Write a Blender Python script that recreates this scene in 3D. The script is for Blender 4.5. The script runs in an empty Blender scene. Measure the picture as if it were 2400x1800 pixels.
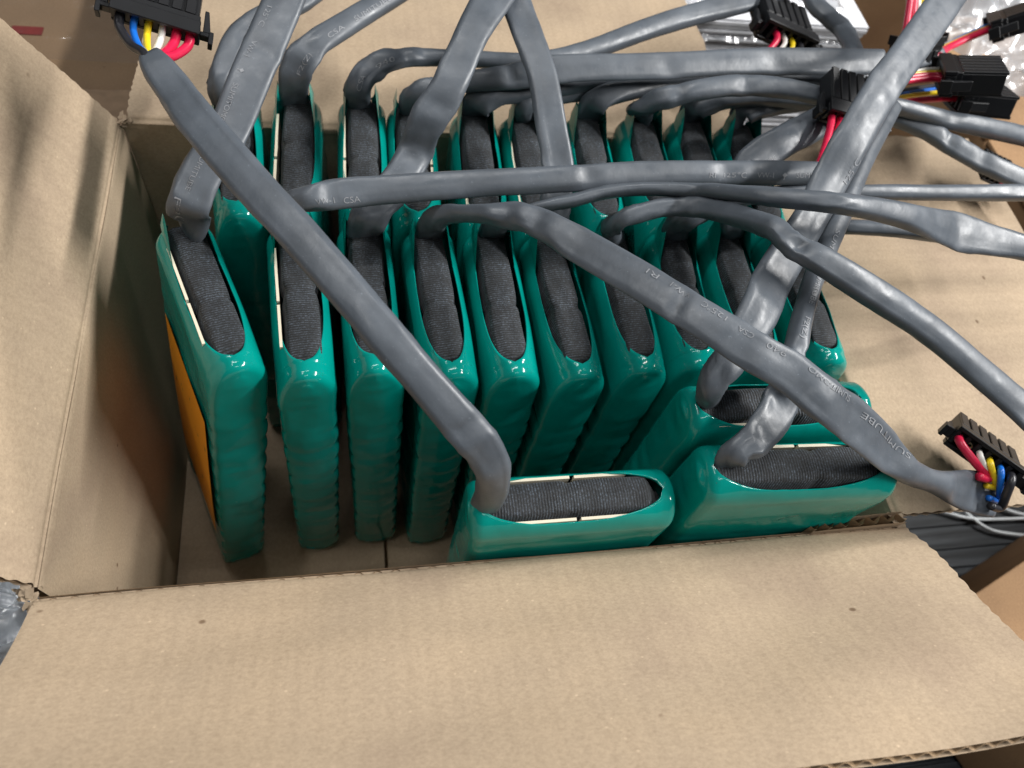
import bpy, bmesh, math, random
from math import sin, cos, pi, sqrt, radians, atan2, acos
from mathutils import Vector, Matrix, noise
S = bpy.context.scene
COL = S.collection
random.seed(7)

CAM=[0.12244497088153179, -0.08530912657289727, 0.2974707933954471, 1.032405131134333, 0.38776614702673395, 0.30001511825473903]
FPX=1719.8806347236152
BOX_D=0.24470171542732339
BOX_H=0.1944470121053804
PACK_H=0.2219470121053804
PACKS=[["F1", [0.05761, 0.11479], 0.3488, -0.03405, 0.028], ["F2", [0.09482, 0.11157], 0.0774, -0.01036, 0.028], ["F3", [0.12478, 0.11328], 0.0345, -0.00185, 0.028], ["F4", [0.1562, 0.10989], 0.0685, -0.00089, 0.028], ["F5", [0.18478, 0.10952], 0.0353, 0.00386, 0.028], ["F6", [0.21424, 0.10733], 0.0568, 0.0, 0.028], ["F7", [0.24615, 0.10967], 0.0185, 0.0, 0.028], ["F8", [0.27612, 0.11049], -0.0674, 0.0, 0.028], ["F9", [0.30756, 0.11139], -0.0034, 0.0, 0.028], ["F10", [0.34092, 0.11086], -0.0149, 0.0, 0.028], ["B1", [0.06357, 0.1992], 0.0718, 0.0, 0.028], ["B2", [0.09127, 0.19852], -0.01, 0.0, 0.028], ["B3", [0.1245, 0.19871], -0.01, 0.0, 0.028], ["B4", [0.15016, 0.19554], -0.01, 0.0, 0.028], ["B5", [0.18404, 0.19203], -0.01, 0.0, 0.028], ["B6", [0.21118, 0.19135], -0.01, 0.0, 0.028], ["B7", [0.24655, 0.19201], -0.01, 0.0, 0.028], ["B8", [0.27918, 0.19386], -0.01, 0.0, 0.028], ["B9", [0.30859, 0.19282], -0.01, 0.0, 0.028], ["B10", [0.33796, 0.18999], -0.01, 0.0, 0.028], ["A", [0.20231, 0.01001], 1.5716, 0.0, 0.03], ["C", [0.28989, 0.00829], 1.5421, 0.0, 0.046], ["B", [0.29189, 0.04131], 1.5602, 0.0, 0.046]]
CABLES={"A":[[0.16573, 0.01114, 0.022, 0.01115], [0.16622, 0.01089, 0.042, 0.0124], [0.16454, 0.01284, 0.058, 0.01272], [0.16071, 0.01694, 0.067, 0.01387], [0.15456, 0.02239, 0.073, 0.01425], [0.14474, 0.03259, 0.08, 0.0135], [0.12744, 0.05171, 0.091, 0.0133], [0.10102, 0.08825, 0.096, 0.01388], [0.08827, 0.10543, 0.097, 0.01414], [0.06504, 0.14115, 0.096, 0.01441], [0.05444, 0.16196, 0.092, 0.01403], [0.0477, 0.17371, 0.092, 0.01292], [0.04402, 0.18122, 0.092, 0.01004]],
"F1":[[0.04556, 0.15032, 0.024, 0.0162], [0.04969, 0.14633, 0.037, 0.01597], [0.05159, 0.14361, 0.049, 0.01739], [0.05895, 0.15775, 0.057, 0.01728], [0.06814, 0.17396, 0.062, 0.01757], [0.07759, 0.19625, 0.072, 0.01815], [0.08961, 0.2253, 0.082, 0.01763], [0.09691, 0.24819, 0.087, 0.01748]],
"B1":[[0.0574, 0.23321, 0.024, 0.01303], [0.05755, 0.22759, 0.039, 0.01248], [0.06033, 0.23879, 0.045, 0.01209], [0.06747, 0.25646, 0.049, 0.01231], [0.08271, 0.27037, 0.052, 0.01254], [0.09784, 0.28111, 0.054, 0.01319], [0.11261, 0.30282, 0.054, 0.01365]],
"F2":[[0.08866, 0.1467, 0.024, 0.01476], [0.08872, 0.14579, 0.038, 0.0144], [0.09128, 0.14485, 0.048, 0.01144], [0.09696, 0.14133, 0.055, 0.01084], [0.10324, 0.141, 0.057, 0.01118], [0.11294, 0.14334, 0.057, 0.01311], [0.13281, 0.14618, 0.057, 0.01259], [0.16634, 0.14821, 0.059, 0.01281], [0.20867, 0.14931, 0.062, 0.01229], [0.25017, 0.15351, 0.062, 0.01207], [0.29347, 0.15518, 0.062, 0.01179], [0.32277, 0.15595, 0.062, 0.01178], [0.34709, 0.15629, 0.062, 0.01132]],
"F3":[[0.12306, 0.14885, 0.024, 0.01529], [0.12481, 0.14713, 0.036, 0.01638], [0.13024, 0.15274, 0.042, 0.01708], [0.1393, 0.1618, 0.045, 0.01647], [0.14876, 0.17742, 0.048, 0.016], [0.15359, 0.18259, 0.062, 0.01677], [0.16239, 0.19151, 0.072, 0.01625], [0.16913, 0.20386, 0.079, 0.01553], [0.17666, 0.21956, 0.084, 0.01575], [0.19036, 0.24578, 0.087, 0.01837], [0.2009, 0.271, 0.087, 0.0191]],
"F6":[[0.21414, 0.14916, 0.024, 0.01396], [0.21291, 0.15003, 0.036, 0.0144], [0.21471, 0.15715, 0.043, 0.01471], [0.21668, 0.16945, 0.048, 0.01479], [0.21377, 0.18959, 0.058, 0.01502], [0.21151, 0.21142, 0.067, 0.0149], [0.2064, 0.23202, 0.074, 0.01502], [0.20183, 0.25399, 0.078, 0.0157], [0.19985, 0.27156, 0.08, 0.01597]],
"F4":[[0.15459, 0.14896, 0.024, 0.01434], [0.15505, 0.14332, 0.04, 0.01289], [0.16055, 0.13871, 0.05, 0.00834], [0.16975, 0.13206, 0.058, 0.00776], [0.17843, 0.12649, 0.064, 0.00979], [0.18766, 0.12293, 0.067, 0.01187], [0.19488, 0.11681, 0.07, 0.01296], [0.20158, 0.10983, 0.072, 0.01333], [0.20951, 0.10076, 0.074, 0.01503], [0.22786, 0.07667, 0.082, 0.0151], [0.24561, 0.05504, 0.087, 0.01498], [0.26028, 0.04175, 0.087, 0.01494], [0.27493, 0.0332, 0.084, 0.01565], [0.28508, 0.0235, 0.082, 0.01637], [0.30051, 0.01736, 0.07386, 0.01744], [0.32074, 0.01139, 0.05932, 0.01646], [0.34167, 0.00701, 0.0432, 0.01098], [0.35972, 0.00493, 0.03408, 0.00989], [0.38273, 0.00355, 0.02354, 0.0183], [0.40362, 0.00217, 0.017, 0.02076]],
"F5":[[0.18473, 0.14906, 0.024, 0.01458], [0.18531, 0.14571, 0.037, 0.01205], [0.19303, 0.14215, 0.046, 0.00864], [0.20184, 0.14117, 0.052, 0.00582], [0.21742, 0.14137, 0.057, 0.00619], [0.23203, 0.14439, 0.059, 0.00623], [0.24956, 0.14421, 0.062, 0.00586], [0.27277, 0.13881, 0.067, 0.00659], [0.2963, 0.11904, 0.084, 0.00822], [0.31949, 0.11042, 0.09, 0.00845], [0.34327, 0.11173, 0.085, 0.01038], [0.36513, 0.1122, 0.079, 0.0126], [0.39995, 0.11481, 0.067, 0.01814], [0.4178, 0.11298, 0.064, 0.01555], [0.43729, 0.10993, 0.062, 0.01283], [0.46244, 0.10196, 0.062, 0.01245]],
"F7":[[0.2479, 0.14817, 0.024, 0.01205], [0.23954, 0.14002, 0.04, 0.00897], [0.24012, 0.13618, 0.05, 0.00752], [0.24656, 0.13602, 0.054, 0.00865], [0.26065, 0.13694, 0.058, 0.00845], [0.27333, 0.13343, 0.062, 0.00936], [0.28376, 0.11942, 0.072, 0.00936], [0.29052, 0.10125, 0.084, 0.00991], [0.29313, 0.0917, 0.087, 0.01039], [0.30221, 0.08376, 0.087, 0.01118], [0.32364, 0.07166, 0.082, 0.01232], [0.35359, 0.05776, 0.072, 0.01264], [0.38171, 0.03769, 0.062, 0.01337], [0.39625, 0.02593, 0.057, 0.01398], [0.41512, 0.00523, 0.052, 0.0139]],
"F8":[[0.28005, 0.14826, 0.024, 0.01312], [0.27519, 0.14322, 0.04, 0.01378], [0.28124, 0.14281, 0.046, 0.01032], [0.29531, 0.14826, 0.048, 0.00834], [0.30885, 0.15105, 0.05, 0.00755], [0.32986, 0.15099, 0.054, 0.00756], [0.36553, 0.14908, 0.057, 0.00764], [0.41176, 0.14966, 0.057, 0.00805], [0.46393, 0.15093, 0.057, 0.0085], [0.4964, 0.15124, 0.057, 0.00864]],
"F9":[[0.31124, 0.1495, 0.024, 0.01291], [0.30521, 0.14511, 0.04, 0.01319], [0.30677, 0.15496, 0.044, 0.01239], [0.31146, 0.16756, 0.046, 0.01343], [0.3213, 0.17879, 0.049, 0.01535], [0.33822, 0.18662, 0.054, 0.01679], [0.36331, 0.19951, 0.057, 0.01626], [0.38696, 0.21453, 0.059, 0.01529], [0.41802, 0.23197, 0.059, 0.01344]],
"F10":[[0.34393, 0.14381, 0.024, 0.01303], [0.33788, 0.13755, 0.04, 0.01157], [0.34652, 0.13598, 0.046, 0.00805], [0.36056, 0.13257, 0.05, 0.00758], [0.37827, 0.12956, 0.052, 0.00758], [0.40008, 0.12693, 0.052, 0.00807], [0.43044, 0.12486, 0.05, 0.00865], [0.46624, 0.11954, 0.047, 0.00881]],
"B2":[[0.09104, 0.23628, 0.024, 0.01463], [0.09186, 0.23247, 0.038, 0.01454], [0.09395, 0.23387, 0.047, 0.01553], [0.09801, 0.23807, 0.052, 0.01589], [0.10485, 0.24683, 0.054, 0.01352], [0.12003, 0.26281, 0.054, 0.01217], [0.14027, 0.28377, 0.054, 0.01172], [0.16295, 0.30877, 0.054, 0.01221]],
"B3":[[0.12385, 0.23674, 0.024, 0.01308], [0.12325, 0.23094, 0.039, 0.01298], [0.12647, 0.2342, 0.046, 0.01328], [0.13257, 0.23913, 0.048, 0.01291], [0.13848, 0.24315, 0.048, 0.01172], [0.15077, 0.24935, 0.046, 0.00929], [0.16692, 0.25121, 0.045, 0.00806], [0.18736, 0.25172, 0.045, 0.00792], [0.21678, 0.25287, 0.045, 0.00828], [0.24832, 0.26306, 0.045, 0.0104], [0.28495, 0.28114, 0.047, 0.01174], [0.32326, 0.29995, 0.047, 0.0127], [0.36496, 0.3123, 0.052, 0.0135], [0.39675, 0.31934, 0.062, 0.01353], [0.43991, 0.3257, 0.072, 0.01309], [0.45615, 0.31467, 0.076, 0.01189]],
"B4":[[0.15126, 0.23328, 0.022, 0.01326], [0.15181, 0.22617, 0.038, 0.01313], [0.15764, 0.22658, 0.044, 0.01126], [0.16409, 0.2277, 0.046, 0.00953], [0.17739, 0.23083, 0.047, 0.00961], [0.19242, 0.22999, 0.05, 0.01136], [0.20931, 0.22901, 0.055, 0.01436], [0.22459, 0.23013, 0.058, 0.01527], [0.24516, 0.23194, 0.059, 0.01455], [0.28359, 0.23569, 0.059, 0.01445], [0.33233, 0.24234, 0.059, 0.01445], [0.37229, 0.24564, 0.059, 0.01479], [0.4198, 0.24803, 0.059, 0.01467]],
"B5":[[0.18528, 0.23395, 0.022, 0.01536], [0.18428, 0.22691, 0.037, 0.01562], [0.19328, 0.22823, 0.042, 0.01288], [0.20584, 0.23004, 0.043, 0.01162], [0.22364, 0.23342, 0.043, 0.00996], [0.24586, 0.23884, 0.043, 0.00783], [0.27093, 0.24251, 0.043, 0.00703], [0.30185, 0.24591, 0.043, 0.00716], [0.34184, 0.24925, 0.043, 0.00781], [0.38391, 0.25178, 0.042, 0.0095], [0.4133, 0.26306, 0.04, 0.01133], [0.42721, 0.28444, 0.038, 0.01223], [0.43096, 0.30824, 0.036, 0.0126], [0.42598, 0.32202, 0.036, 0.01275], [0.4204, 0.33652, 0.036, 0.0129], [0.42197, 0.35872, 0.036, 0.01319]],
"B6":[[0.21374, 0.23297, 0.022, 0.01225], [0.20928, 0.2265, 0.036, 0.01177], [0.21521, 0.23115, 0.039, 0.01089], [0.23483, 0.23753, 0.038, 0.0111], [0.26316, 0.24425, 0.037, 0.01089], [0.29645, 0.25251, 0.034, 0.01124]],
"B7":[[0.24912, 0.23327, 0.022, 0.01486], [0.24694, 0.22864, 0.037, 0.01477], [0.25562, 0.23186, 0.042, 0.01288], [0.26958, 0.23622, 0.043, 0.01162], [0.29067, 0.24168, 0.043, 0.01134], [0.32366, 0.25021, 0.043, 0.01066], [0.35264, 0.26252, 0.043, 0.01046]],
"B8":[[0.28179, 0.23549, 0.022, 0.01513], [0.27387, 0.22621, 0.038, 0.01395], [0.2755, 0.2212, 0.046, 0.01091], [0.28238, 0.21836, 0.052, 0.01077], [0.29803, 0.21945, 0.057, 0.01053], [0.32437, 0.22258, 0.059, 0.01134], [0.35104, 0.22087, 0.059, 0.01055], [0.37216, 0.21572, 0.059, 0.00967], [0.3957, 0.2152, 0.058, 0.00933], [0.41702, 0.21464, 0.056, 0.00946], [0.44791, 0.21054, 0.052, 0.01012], [0.48145, 0.21009, 0.047, 0.01087], [0.50948, 0.21045, 0.042, 0.01163], [0.54258, 0.20143, 0.04, 0.01173]],
"B9":[[0.31221, 0.2348, 0.022, 0.01484], [0.30696, 0.2291, 0.037, 0.01473], [0.31863, 0.23069, 0.042, 0.01232], [0.3439, 0.2318, 0.044, 0.00956], [0.3731, 0.22755, 0.046, 0.00913], [0.39733, 0.2221, 0.047, 0.00963], [0.42037, 0.21701, 0.047, 0.01017], [0.44091, 0.20737, 0.046, 0.01114], [0.45702, 0.19559, 0.044, 0.01257], [0.47394, 0.18553, 0.042, 0.0121], [0.49305, 0.17682, 0.04, 0.01262], [0.5175, 0.16554, 0.038, 0.01265]],
"B10":[[0.34213, 0.23333, 0.022, 0.01501], [0.33626, 0.22854, 0.037, 0.01493], [0.35164, 0.23188, 0.039, 0.01261], [0.37281, 0.23419, 0.041, 0.01124], [0.40618, 0.24566, 0.043, 0.01102], [0.44769, 0.26419, 0.044, 0.01091], [0.48169, 0.27942, 0.044, 0.01071]],
"B":[[0.26465, 0.0453, 0.034, 0.01175], [0.26112, 0.0446, 0.046, 0.01204], [0.2574, 0.04336, 0.06, 0.01219], [0.2626, 0.04925, 0.065, 0.01318], [0.27762, 0.06678, 0.072, 0.01686], [0.29152, 0.08607, 0.073, 0.01748], [0.31835, 0.11698, 0.074, 0.01592], [0.33165, 0.13551, 0.08, 0.01776], [0.34205, 0.14968, 0.09, 0.01739], [0.36458, 0.17716, 0.097, 0.01718], [0.3909, 0.20431, 0.1, 0.01775], [0.425, 0.24106, 0.102, 0.01907], [0.4547, 0.27426, 0.102, 0.02015]],
"C":[[0.26685, 0.01566, 0.034, 0.01335], [0.26215, 0.01554, 0.048, 0.01345], [0.26416, 0.01676, 0.054, 0.01094], [0.27111, 0.02028, 0.055, 0.01336], [0.28046, 0.02865, 0.056, 0.01562], [0.28686, 0.03709, 0.057, 0.01482], [0.28992, 0.04627, 0.065, 0.01027], [0.29755, 0.06175, 0.066, 0.00844], [0.30934, 0.08232, 0.067, 0.00802], [0.32095, 0.09863, 0.067, 0.00941], [0.33211, 0.11451, 0.067, 0.01047], [0.35026, 0.13896, 0.067, 0.01013], [0.37219, 0.16848, 0.067, 0.00981], [0.40177, 0.20277, 0.064, 0.00956]]}
TEXTS=[["F1", 6.056, 5.7, "125°C", -0.45], ["F1", 5.487, 5.242, "VW-1", -0.45], ["F1", 5.054, 4.989, "♦", -0.4], ["F1", 4.805, 4.089, "SUMITOMO", -0.4], ["F1", 3.223, 2.363, "SUMITUBE", -0.2], ["F1", 2.118, 0.77, "F2(Z)", -0.4], ["F2", 4.073, 4.851, "VW-1", -0.55], ["F2", 5.124, 5.524, "CSA", -0.6], ["F2", 9.739, 9.814, "RI", -0.4], ["F2", 9.939, 10.254, "125°C", -0.4], ["F2", 10.439, 10.754, "VW-1", -0.4], ["F2", 10.923, 11.021, "♦", -0.4], ["F2", 11.202, 11.906, "SUMITOMO", -0.4], ["F4", 9.154, 8.979, "RI", -0.55], ["F4", 9.642, 9.344, "VW-1", -0.6], ["F4", 10.288, 9.835, "125°C", -0.6], ["F4", 10.9, 10.553, "CSA", -0.6], ["F4", 11.684, 11.211, "940", -0.6], ["F4", 13.613, 12.254, "SUMITOMO", -0.62], ["F4", 15.589, 14.114, "SUMITUBE", -0.55], ["C", 9.904, 9.16, "SUMI", 0], ["C", 8.369, 7.546, "SUMITUBE", 0], ["C", 7.252, 6.709, "F2(Z)", 0], ["C", 6.376, 5.931, "940", 0], ["B2", 1.9, 3.253, "F2(Z)", -0.3], ["B2", 4.239, 4.729, "CSA", -0.35], ["B2", 5.046, 5.959, "SUMITUBE", -0.35], ["B3", 1.228, 1.936, "CSA", -0.2], ["B3", 2.792, 4.122, "940", -0.4], ["F9", 3.486, 4.609, "SUMITUBE", -0.7], ["B", 7.027, 7.67, "125°C", -0.75]]
CONNECTORS=[["A", [0.02565, 0.20236, 0.095], [0.061, 0.20072, 0.085], [0.04963, 0.22182, 0.1], [["black", 0, [0.04397, 0.18173, 0.092]], ["blue", 1, [0.04397, 0.18173, 0.092]], ["yellow", 2, [0.04397, 0.18173, 0.092]], ["white", 3, [0.04397, 0.18173, 0.092]], ["red", 4, [0.04397, 0.18173, 0.092]], ["red", 5, [0.04397, 0.18173, 0.092]]]], ["F2", [0.35113, 0.19441, 0.067], [0.39688, 0.18758, 0.061], [0.39006, 0.21642, 0.07], [["red", 0, [0.34455, 0.15765, 0.062]], ["red", 1, [0.34717, 0.15916, 0.06]], ["white", 3, [0.35051, 0.15925, 0.06]]]], ["B7", [0.36048, 0.28518, 0.05], [0.39578, 0.28211, 0.04], [0.42283, 0.33737, 0.035], [["red", 1, [0.35559, 0.26782, 0.042]], ["white", 2, [0.36367, 0.27105, 0.04]], ["yellow", 3, [0.3677, 0.27058, 0.04]], ["black", 4, [0.372, 0.2709, 0.04]]]], ["F9", [0.43673, 0.21434, 0.068], [0.46781, 0.26565, 0.05], [0.49632, 0.25462, 0.06], [["red", 1, [0.41462, 0.22874, 0.06]], ["red", 2, [0.41678, 0.23064, 0.06]], ["yellow", 3, [0.41739, 0.2321, 0.06]], ["white", 4, [0.41926, 0.23331, 0.058]]]], ["C", [0.46855, 0.22265, 0.05], [0.48751, 0.27272, 0.03], [0.53338, 0.27775, 0.03], [["red", 1, [0.39999, 0.20038, 0.064]], ["yellow", 3, [0.40055, 0.20172, 0.064]], ["blue", 4, [0.40402, 0.2049, 0.062]], ["black", 5, [0.40695, 0.20739, 0.06]]]], ["B10", [0.52342, 0.29291, 0.05], [0.55804, 0.33945, 0.03], [0.57148, 0.32553, 0.05], [["red", 1, [0.48329, 0.27955, 0.044]], ["red", 2, [0.47981, 0.27662, 0.046]], ["yellow", 3, [0.48066, 0.27882, 0.045]], ["blue", 4, [0.48452, 0.2823, 0.042]]]], ["B3", [0.4278, 0.27046, 0.058], [0.48801, 0.28456, 0.055], [0.45814, 0.2681, 0.04], [["red", 0, [0.45615, 0.31467, 0.076]], ["red", 1, [0.45678, 0.31475, 0.076]], ["white", 2, [0.45892, 0.31663, 0.075]], ["yellow", 3, [0.45955, 0.31671, 0.075]], ["blue", 4, [0.46018, 0.31678, 0.075]], ["red", 5, [0.46081, 0.31686, 0.075]]]], ["B9", [0.48629, 0.19699, 0.026], [0.51833, 0.19027, 0.018], [0.54767, 0.21978, 0.012], [["red", 3, [0.52311, 0.17751, 0.03]], ["red", 4, [0.52405, 0.17652, 0.03]], ["black", 5, [0.52556, 0.17655, 0.03]]]], ["F4", [0.37858, 0.03201, 0.03], [0.40892, -0.00116, 0.03], [0.43074, 0.03152, 0.006], [["red", 0, [0.39676, 0.0053, 0.026]], ["yellow", 3, [0.40021, 0.0046, 0.022]], ["blue", 4, [0.40166, 0.00089, 0.018]], ["white", 2, [0.40276, 0.00392, 0.018]], ["black", 5, [0.39814, -0.00268, 0.02]]]]]
MISC={"w1": [[0.55536, 0.06366, -0.198], [0.5699, 0.05729, -0.198], [0.58508, 0.05228, -0.198], [0.60741, 0.04954, -0.198], [0.66674, 0.04686, -0.198]], "w2": [[0.58439, 0.05728, -0.198], [0.59652, 0.04369, -0.198], [0.61308, 0.03752, -0.198], [0.65699, 0.02987, -0.198]], "w3": [[0.61591, 0.06216, -0.198], [0.62783, 0.05408, -0.198], [0.66476, 0.04342, -0.198]], "rb": [[0.46637, -0.0256, -0.1], [0.52633, -0.00301, -0.1]], "seam": [0.1309, 0.05884, -0.19245], "red": [[-0.09635, 0.38813, -0.05], [-0.07787, 0.3802, -0.05]], "fr": [0.32662, -0.09655, 0.06]}
CAMROT=[[0.980344, -0.126342, 0.151537], [0.036537, 0.87104, 0.489852], [0.193884, 0.474686, -0.858535]]

# ------------------------------------------------------------------ camera
cam_d = bpy.data.cameras.new('camera')
cam = bpy.data.objects.new('camera', cam_d)
COL.objects.link(cam)
rt, up, fw = [Vector(r) for r in CAMROT]
cam.matrix_world = Matrix(((rt.x, up.x, -fw.x, CAM[0]), (rt.y, up.y, -fw.y, CAM[1]), (rt.z, up.z, -fw.z, CAM[2]), (0, 0, 0, 1)))
cam_d.sensor_width = 36.0
cam_d.lens = FPX / 2400 * 36.0
cam_d.clip_start = .01
cam_d.clip_end = 50
cam_d.dof.use_dof = True
cam_d.dof.focus_distance = .30
cam_d.dof.aperture_fstop = 11
S.camera = cam

# ------------------------------------------------------------------ light of the warehouse: overhead tubes and grey surroundings
S.view_settings.view_transform = 'Standard'
S.view_settings.look = 'None'
S.view_settings.exposure = 0.0
S.view_settings.gamma = 1.0
W = bpy.data.worlds.new('World')
S.world = W
W.use_nodes = True
W.node_tree.nodes['Background'].inputs[0].default_value = (.80, .91, 1.0, 1)
W.node_tree.nodes['Background'].inputs[1].default_value = .085


def area(name, loc, target, sx, sy, power, colr=(1, .98, .95)):
    l = bpy.data.lights.new(name, 'AREA')
    l.shape = 'RECTANGLE'
    l.size, l.size_y = sx, sy
    l.energy = power
    l.color = colr
    o = bpy.data.objects.new(name, l)
    o.location = loc
    o.rotation_euler = (Vector(target) - Vector(loc)).to_track_quat('-Z', 'Y').to_euler()
    COL.objects.link(o)
    return o


area('ceiling_light', (1.6, .10, 1.2), (.2, .1, 0), 1.3, .07, 57, (1, .985, .965))
area('ceiling_light', (.05, .75, 1.9), (.2, .1, 0), 1.3, .07, 15.5, (1, .99, .975))
area('ceiling_light', (-.75, .15, 1.9), (.2, .1, 0), 1.3, .07, 8, (1, .99, .975))
area('ceiling_light', (.5, -.9, 1.9), (.2, .1, 0), 1.3, .07, 5, (1, .99, .975))


# ------------------------------------------------------------------ materials
def mat(name):
    m = bpy.data.materials.new(name)
    m.use_nodes = True
    nt = m.node_tree
    b = nt.nodes['Principled BSDF']
    return m, nt, b


def nd(nt, t, **kw):
    n = nt.nodes.new(t)
    for k, val in kw.items():
        if k.startswith('_'):
            setattr(n, k[1:], val)
        else:
            key = int(k[1:]) if k[0] == 'i' and k[1:].isdigit() else k.replace('__', ' ')
            n.inputs[key].default_value = val
    return n


def ramp(nt, src, stops):
    r = nt.nodes.new('ShaderNodeValToRGB')
    els = r.color_ramp.elements
    while len(els) < len(stops):
        els.new(.5)
    for e, (p, c) in zip(els, stops):
        e.position = p
        e.color = (*c, 1) if len(c) == 3 else c
    nt.links.new(src, r.inputs[0])
    return r


def mul(nt, a, b, fac=1.0):
    m = nt.nodes.new('ShaderNodeMix')
    m.data_type = 'RGBA'
    m.blend_type = 'MULTIPLY'
    m.inputs[0].default_value = fac
    nt.links.new(a, m.inputs[6])
    nt.links.new(b, m.inputs[7])
    return m.outputs[2]


def coord(nt, scale=(1, 1, 1), rot=(0, 0, 0)):
    tc = nt.nodes.new('ShaderNodeTexCoord')
    mp = nt.nodes.new('ShaderNodeMapping')
    mp.inputs['Scale'].default_value = scale
    mp.inputs['Rotation'].default_value = rot
    nt.links.new(tc.outputs['Object'], mp.inputs[0])
    return mp.outputs[0]


def noisef(nt, vec, scale, detail=3, rough=.55):
    n = nt.nodes.new('ShaderNodeTexNoise')
    n.inputs['Scale'].default_value = scale
    n.inputs['Detail'].default_value = detail
    n.inputs['Roughness'].default_value = rough
    nt.links.new(vec, n.inputs['Vector'])
    return n.outputs[0]


def bump(nt, b, h, strength, dist):
    n = nt.nodes.new('ShaderNodeBump')
    n.inputs['Strength'].default_value = strength
    n.inputs['Distance'].default_value = dist
    nt.links.new(h, n.inputs['Height'])
    nt.links.new(n.outputs[0], b.inputs['Normal'])


def kraft(name, base, stretch=(1, 1, 1), flute=''):
    m, nt, b = mat(name)
    v1 = coord(nt, stretch)
    v0 = coord(nt)
    big = ramp(nt, noisef(nt, v0, 17, 5), [(.3, (.80, .785, .80)), (.5, (.97, .97, .97)), (.72, (1.05, 1.04, 1.02))])
    fib = ramp(nt, noisef(nt, v1, 800, 4, .8), [(.28, (.80, .785, .77)), (.5, (.98, .98, .98)), (.72, (1.15, 1.15, 1.15))])
    vo = nt.nodes.new('ShaderNodeTexVoronoi')
    vo.inputs['Scale'].default_value = 95
    nt.links.new(v1, vo.inputs['Vector'])
    fleck = ramp(nt, vo.outputs['Distance'], [(.0, (.35, .3, .26)), (.07, (.5, .44, .4)), (.12, (1, 1, 1))])
    pick = ramp(nt, vo.outputs['Color'], [(.15, (1, 1, 1)), (.17, (0, 0, 0))])
    vo2 = nt.nodes.new('ShaderNodeTexVoronoi')
    vo2.inputs['Scale'].default_value = 170
    nt.links.new(v1, vo2.inputs['Vector'])
    bright = ramp(nt, vo2.outputs['Distance'], [(.0, (1.5, 1.52, 1.55)), (.05, (1.25, 1.25, 1.25)), (.09, (1, 1, 1))])
    col = nt.nodes.new('ShaderNodeRGB')
    col.outputs[0].default_value = (*base, 1)
    c = mul(nt, col.outputs[0], big.outputs[0])
    c = mul(nt, c, fib.outputs[0])
    mx = nt.nodes.new('ShaderNodeMix')
    mx.data_type = 'RGBA'
    mx.blend_type = 'MULTIPLY'
    nt.links.new(pick.outputs[0], mx.inputs[0])
    nt.links.new(c, mx.inputs[6])
    nt.links.new(fleck.outputs[0], mx.inputs[7])
    c = mul(nt, mx.outputs[2], bright.outputs[0], .8)
    if flute:
        fw = nt.nodes.new('ShaderNodeTexWave')
        fw.bands_direction = flute
        fw.inputs['Scale'].default_value = 2 * pi / 20 / .0074
        fw.inputs['Distortion'].default_value = .6
        nt.links.new(v0, fw.inputs['Vector'])
        fr_ = ramp(nt, fw.outputs[1], [(.1, (.982, .98, .978)), (.6, (1.01, 1.01, 1.01))])
        c = mul(nt, c, fr_.outputs[0])
    nt.links.new(c, b.inputs['Base Color'])
    b.inputs['Roughness'].default_value = .82
    b.inputs['Specular IOR Level'].default_value = .25
    bump(nt, b, noisef(nt, v1, 420, 5, .7), .16, .0005)
    return m


M_KRAFT = kraft('kraft_cardboard', (.40, .308, .214), (.7, 1, 1), 'X')
M_KRAFT_Y = kraft('kraft_cardboard_cross', (.40, .308, .214), (1, .7, 1), 'Y')
M_BROWN = kraft('brown_cardboard', (.33, .20, .105))
M_DARKBROWN = kraft('dark_brown_cardboard', (.17, .112, .066))
M_FLUTE = kraft('fluting_paper', (.36, .25, .15))

m, nt, b = mat('green_shrink_film')
M_GREEN = m
v = coord(nt)
r = ramp(nt, noisef(nt, v, 30, 3), [(.3, (.0005, .205, .172)), (.7, (.0005, .258, .218))])
nt.links.new(r.outputs[0], b.inputs['Base Color'])
gr_ = ramp(nt, noisef(nt, v, 210, 5, .7), [(.35, (.09, .09, .09)), (.6, (.15, .15, .15)), (.78, (.34, .34, .34))])
nt.links.new(gr_.outputs[0], b.inputs['Roughness'])
b.inputs['Specular IOR Level'].default_value = .42
n1 = nd(nt, 'ShaderNodeTexNoise', Scale=90.0, Detail=2.0)
nt.links.new(coord(nt, (1, 1, .6)), n1.inputs['Vector'])
bump(nt, b, n1.outputs[0], .35, .0012)

m, nt, b = mat('black_webbing')
M_WEB = m
v = coord(nt)
wv = nd(nt, 'ShaderNodeTexWave', Scale=265.0, Distortion=1.2, Detail=1.0)
wv.bands_direction = 'Y'
wv.inputs['Detail Scale'].default_value = 2.0
nt.links.new(v, wv.inputs['Vector'])
fz = noisef(nt, v, 1150, 4, .8)
big = noisef(nt, v, 120, 3)
r = ramp(nt, wv.outputs[1], [(.1, (.005, .0055, .006)), (.7, (.022, .027, .033))])
r2 = ramp(nt, fz, [(.33, (.3, .3, .3)), (.52, (1., 1., 1.)), (.64, (3.4, 3.6, 3.8))])
r3 = ramp(nt, big, [(.35, (.6, .6, .6)), (.65, (1.4, 1.4, 1.4))])
c = mul(nt, mul(nt, r.outputs[0], r2.outputs[0]), r3.outputs[0])
nt.links.new(c, b.inputs['Base Color'])
b.inputs['Roughness'].default_value = .75
b.inputs['Sheen Weight'].default_value = .10
b.inputs['Sheen Roughness'].default_value = .5
hm = mul(nt, wv.outputs[0], ramp(nt, noisef(nt, v, 75, 3), [(.38, (.15, .15, .15)), (.62, (1, 1, 1))]).outputs[0])
bump(nt, b, hm, .45, .0005)

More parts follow.
